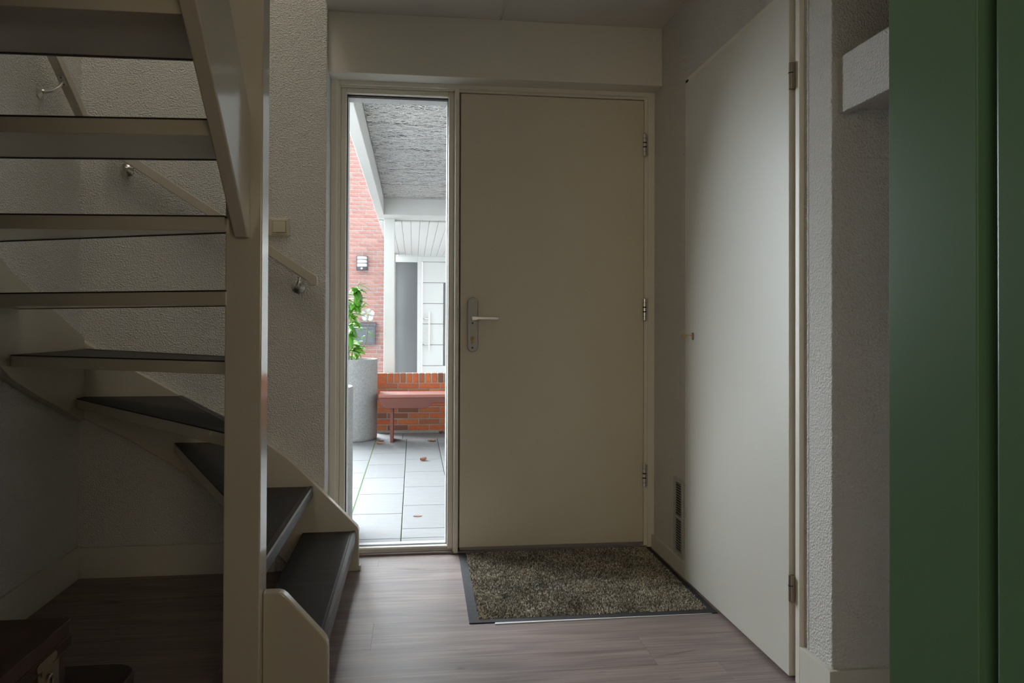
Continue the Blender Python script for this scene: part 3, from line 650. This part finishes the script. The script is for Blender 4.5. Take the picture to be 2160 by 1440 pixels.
for i, (a, b) in enumerate(zip(zz, zz[1:])):
    full = i in (0, 5)
    obj('panel', box(.145, 1.15 if full else .478, 12.585, 12.64, a + .004, b - .004, .002), 'white_ext', nd)
obj('door_core', box(.145, 1.15, 12.60, 12.66, 0, 2.105), 'mailbox', nd)
obj('glass_strip', box(.490, .66, 12.592, 12.62, .45, 1.768), 'dark_glass', nd)
obj('panel', box(.66, 1.15, 12.585, 12.64, .44, 1.768, .002), 'white_ext', nd)
hb = obj('handle', tube([(.252, 12.52, .69), (.252, 12.52, 1.288)], .012, 12), 'steel', nd, True, 50)
for z in (.78, 1.19): obj('handle_mount', tube([(.165, 12.585, z), (.18, 12.53, z), (.252, 12.52, z)], .008, 8), 'steel', hb, True, 50)
obj('lock_rosette', lathe([(.016, 12.575), (.016, 12.586)], .175, 0, 16, axis='y', c3=.993), 'steel', nd, True, 40)
struct('wall_neighbour_entry', box(1.15, 3.0, 12.5, 12.7, G, 2.2), 'white_ext', 'white wall beside the door opposite', 'wall')
struct('wall_neighbour_upper', box(-.28, 5, 12.02, 12.9, 2.5, 6.0), 'mortar', 'upper wall of the house opposite', 'wall')

# wall lamp and letterbox on the brick wall
wl = empty('wall_lamp', (-.775, 12.0, 2.025), 'small dark outdoor wall lamp with white louvres on the brick wall', 'wall lamp')
obj('back_plate', box(-.861, -.690, 11.975, 12.002, 1.917, 2.133, .004), 'lamp_body', wl)
obj('diffuser', prism([(-.850, 11.975), (-.835, 11.915), (-.775, 11.895), (-.715, 11.915), (-.700, 11.975)], 'z', 1.963, 2.128, .002), 'lamp_white', wl, label='white diffuser')
for z in (2.128, 2.075, 2.022, 1.963):
    obj('louvre', prism([(-.861, 11.98), (-.842, 11.906), (-.775, 11.884), (-.708, 11.906), (-.690, 11.98)], 'z', z - .004, z + .004, .001), 'lamp_body', wl)
bs = obj('sensor_housing', prism([(-.861, 11.98), (-.842, 11.906), (-.775, 11.884), (-.708, 11.906), (-.690, 11.98)], 'z', 1.917, 1.960, .002), 'lamp_body', wl)
obj('sensor', lathe([(.004, 11.872), (.012, 11.875), (.016, 11.886)], -.775, 0, 14, axis='y', c3=1.939), 'lamp_white', bs, True, 50)
mb = empty('letterbox', (-.74, 12.0, .80), 'dark grey metal letterbox hanging on the brick wall behind the plant', 'letterbox')
obj('body', box(-.915, -.572, 11.88, 12.002, .80, 1.085, .006), 'mailbox', mb)
obj('lid', prism([(11.86, 1.078), (11.86, 1.096), (12.002, 1.135), (12.002, 1.078)], 'x', -.932, -.558, .003), 'mailbox', mb)
fl_ = obj('flap', box(-.895, -.592, 11.874, 11.882, 1.03, 1.072, .002), 'mailbox', mb)
obj('panel', box(-.895, -.592, 11.873, 11.882, .825, 1.018, .003), 'mailbox', mb)
obj('nameplate', box(-.80, -.755, 11.871, 11.874, .842, .850, .0005), 'lamp_white', mb)

# planters
def planter(name, cx, cy, label):
    p = empty(name, (cx, cy, G), label, 'planter', 'tall grey round planters')
    R_ = .283
    obj('pot', lathe([(R_ - .012, G), (R_ - .004, G + .01), (R_, G + .03), (R_ + .001, .745), (R_ - .003, .752), (R_ - .024, .752), (R_ - .028, .745), (R_ - .03, .70)], cx, cy, 64), 'concrete', p, True, 35)
    obj('soil', lathe([(R_ - .028, .69), (R_ - .028, .705), (.12, .712), (.01, .715)], cx, cy, 40), 'soil', p, True, 60)
    return p
planter('planter', -.632, 7.77, 'tall grey concrete planter holding the leafy plant beside the bench')
planter('planter', -.605, 4.27, 'tall grey concrete planter close outside the side window, only its edge in view')

# plant with white flower
pt = empty('flowering_plant', (-.632, 7.77, .71), 'green leafy climbing plant with a white flower growing in the planter', 'plant')
PX, PY = -.632, 7.77
stem = new()
vines = [[(-.60, 7.75, .71), (-.58, 7.70, .95), (-.60, 7.66, 1.2), (-.55, 7.62, 1.38), (-.53, 7.62, 1.47), (-.50, 7.60, 1.50)],
         [(-.58, 7.72, .71), (-.52, 7.62, .80), (-.45, 7.60, .93), (-.43, 7.60, 1.08), (-.437, 7.59, 1.17)],
         [(-.68, 7.75, .71), (-.70, 7.70, 1.0), (-.66, 7.65, 1.25), (-.64, 7.62, 1.42)], [(-.63, 7.80, .71), (-.62, 7.74, 1.0), (-.60, 7.70, 1.25), (-.56, 7.65, 1.33)],
         [(-.70, 7.80, .71), (-.78, 7.76, 1.0), (-.74, 7.72, 1.3), (-.76, 7.7, 1.44)]]
for v in vines: tube(v, [.006 - .0035 * i / (len(v) - 1) for i in range(len(v))], 6, bm=stem)
obj('stem', stem, 'stem', pt, True, 60)
def leaf_mesh(fold, droop, l=1.0, wdt=.24):
    t = new(); K = 6; mid, lft, rgt = [], [], []
    for k in range(K + 1):
        u = k / K; ww = wdt * math.sin(math.pi * u ** .8) * (1 - .15 * u); zc = -droop * u * u
        mid.append(t.verts.new((u, 0, zc))); lft.append(t.verts.new((u, ww, zc + fold * ww))); rgt.append(t.verts.new((u, -ww, zc + fold * ww)))
    for k in range(K):
        t.faces.new((mid[k], mid[k + 1], lft[k + 1], lft[k])); t.faces.new((mid[k], rgt[k], rgt[k + 1], mid[k + 1]))
    bmesh.ops.remove_doubles(t, verts=t.verts, dist=1e-5)
    ext = bmesh.ops.solidify(t, geom=list(t.faces), thickness=.008)
    me = bpy.data.meshes.new('leaf'); t.to_mesh(me); t.free(); me.materials.append(MATS['leaf'])
    for p in me.polygons: p.use_smooth = True
    return me
LM = [leaf_mesh(.25, .25), leaf_mesh(.4, .45, wdt=.28), leaf_mesh(.15, .1, wdt=.22)]
def leaf(p, az, el, size, k=None, rollv=0):
    o = link('leaf', LM[rnd.randrange(3) if k is None else k], pt); o.location = Vector(p) - woff(pt); o.rotation_euler = (rollv, -el, az); o.scale = (size,) * 3
def vpt(v, u):
    i = min(int(u * (len(v) - 1)), len(v) - 2); f_ = u * (len(v) - 1) - i; return Vector(v[i]).lerp(Vector(v[i + 1]), f_)
for vi, cnt in ((0, 40), (2, 26), (3, 40), (4, 16)):
    for i in range(cnt):
        u = rnd.uniform(.08, .82 if vi == 0 else .98); p = vpt(vines[vi], u)
        leaf(p, rnd.uniform(-math.pi * .8, .45), rnd.uniform(-1.0, .5), rnd.uniform(.10, .16), rollv=rnd.uniform(-.5, .5))
leaf((-.53, 7.62, 1.47), -.1, .25, .095, 2); leaf((-.545, 7.62, 1.445), -2.6, -.35, .10, 0); leaf((-.56, 7.62, 1.47), 3.0, .35, .08, 2)
leaf((-.52, 7.62, 1.32), -.2, -.25, .12, 0); leaf((-.50, 7.60, 1.24), -.5, .9, .09, 2)
leaf((-.455, 7.60, .985), -2.5, -.4, .075, 1); leaf((-.43, 7.60, 1.02), -.4, -.6, .085, 1); leaf((-.44, 7.6, 1.05), 2.6, .2, .06, 2); leaf((-.435, 7.6, 1.13), -.3, -.2, .07, 2)
leaf((-.60, 7.55, .83), -.5, -.15, .14, 0); leaf((-.52, 7.58, .80), .1, -.1, .07, 2)
leaf((-.60, 7.56, 1.19), -.25, .05, .16, 0); leaf((-.62, 7.55, 1.07), -.4, -.5, .15, 1); leaf((-.62, 7.55, .98), -.9, -.9, .15, 0)
fw_ = empty('flower', (0, 0, 0)); fw_.parent = pt; fw_.location = Vector((-.437, 7.585, 1.185)) - woff(pt)
def petal_mesh():
    t = new(); K = 6; rows_ = []
    for k in range(K + 1):
        u = k / K; ww = .034 * math.sin(math.pi * min(1, .12 + u * .80)) ** .8 + .002; r = .006 + u * .062; z = .012 - .022 * u * u
        rows_.append([t.verts.new((r, s * ww, z + .006 * abs(s))) for s in (-1, -.5, 0, .5, 1)])
    for a, b in zip(rows_, rows_[1:]):
        for i in range(4): t.faces.new((a[i], a[i + 1], b[i + 1], b[i]))
    bmesh.ops.solidify(t, geom=list(t.faces), thickness=.0015)
    me = bpy.data.meshes.new('petal'); t.to_mesh(me); t.free(); me.materials.append(MATS['petal'])
    for p in me.polygons: p.use_smooth = True
    return me
PM = petal_mesh()
for k in range(5):
    o = link('petal', PM, fw_); o.rotation_euler = Matrix.Rotation(math.radians(68), 3, 'X').to_4x4().to_3x3().__matmul__(Matrix.Rotation(2 * math.pi * k / 5 + .3, 3, 'Z')).to_euler()
o = obj('throat', lathe([(.007, -.01), (.008, .01), (.004, .014)], 0, 0, 12), 'yellow', None, True, 50); o.parent = fw_; o.rotation_euler = (math.radians(68), 0, 0)

# bench
be = empty('bench', (.3, 7.55, G), 'red brown wooden garden bench against the low brick wall', 'bench')
ends = [(-.322, .428), (-.322, .400), (-.312, .352), (-.292, .318), (-.262, .300), (-.235, .297)]
obj('seat_plank', box(-.322, 1.2, 7.435, 7.80, .395, .428, .006), 'bench_top', be)
obj('apron', prism([(-.318, .394), (-.316, .372), (-.300, .330), (-.275, .303), (-.240, .296), (.12, .296), (.155, .312), (.19, .345), (.95, .345), (1.0, .296), (1.15, .296), (1.196, .394)], 'y', 7.437, 7.472, .004), 'bench_wood', be)
obj('apron', prism([(-.318, .394), (-.316, .372), (-.300, .330), (-.275, .303), (-.240, .296), (.12, .296), (.155, .312), (.19, .345), (.95, .345), (1.0, .296), (1.15, .296), (1.196, .394)], 'y', 7.765, 7.798, .004), 'bench_wood', be)
for x in (-.215, 1.06): obj('leg', prism([(x, .40), (x + .030, .40), (x + .030, G), (x, G)], 'y', 7.475, 7.762, .004), 'bench_wood', be)

# fallen leaves
def fallen(x, y, s, a, curl, label):
    t = new(); K = 5; rowsL = []
    for k in range(K + 1):
        u = k / K; ww = (.32 * math.sin(math.pi * u) + .02) * (1.25 if k % 2 else .75)
        rowsL.append([t.verts.new((u - .5, sgn * ww, curl * (sgn * sgn) * .35 + curl * .4 * (u - .5) ** 2 + .02)) for sgn in (-1, 0, 1)])
    for p, q in zip(rowsL, rowsL[1:]):
        for i in range(2): t.faces.new((p[i], p[i + 1], q[i + 1], q[i]))
    bmesh.ops.solidify(t, geom=list(t.faces), thickness=.02)
    bmesh.ops.scale(t, verts=t.verts, vec=(s * .8,) * 3); bmesh.ops.rotate(t, cent=(0, 0, 0), matrix=Matrix.Rotation(a, 3, 'Z'), verts=t.verts)
    zmin = min(v.co.z for v in t.verts); bmesh.ops.translate(t, verts=t.verts, vec=(x, y, G - zmin))
    tag(obj('fallen_leaf', t, 'dead_leaf', origin=(x, y, G)), label, 'leaf', 'dry brown leaves on the paving')
fallen(-.305, 7.56, .075, .3, .5, 'curled brown leaf on the paving beside the bench leg')
fallen(-.311, 7.37, .085, -.4, .8, 'pale orange leaf on the paving in front of the planter')
fallen(.181, 7.50, .10, .1, .5, 'flat brown leaf on the paving under the bench edge')
fallen(.087, 6.45, .085, .7, .9, 'single brown leaf in the middle of the paving')
fallen(-.262, 8.06, .075, .6, .7, 'brown leaf at the foot of the brick wall by the planter')
fallen(.285, 8.05, .09, 1.2, .9, 'brown leaf in the small pile at the wall foot')
fallen(.335, 8.02, .08, 2.2, .8, 'crumpled leaf beside the small pile at the wall foot')
fallen(.03, 4.57, .065, .05, .15, 'flat dark brown leaf lying near the door sill')
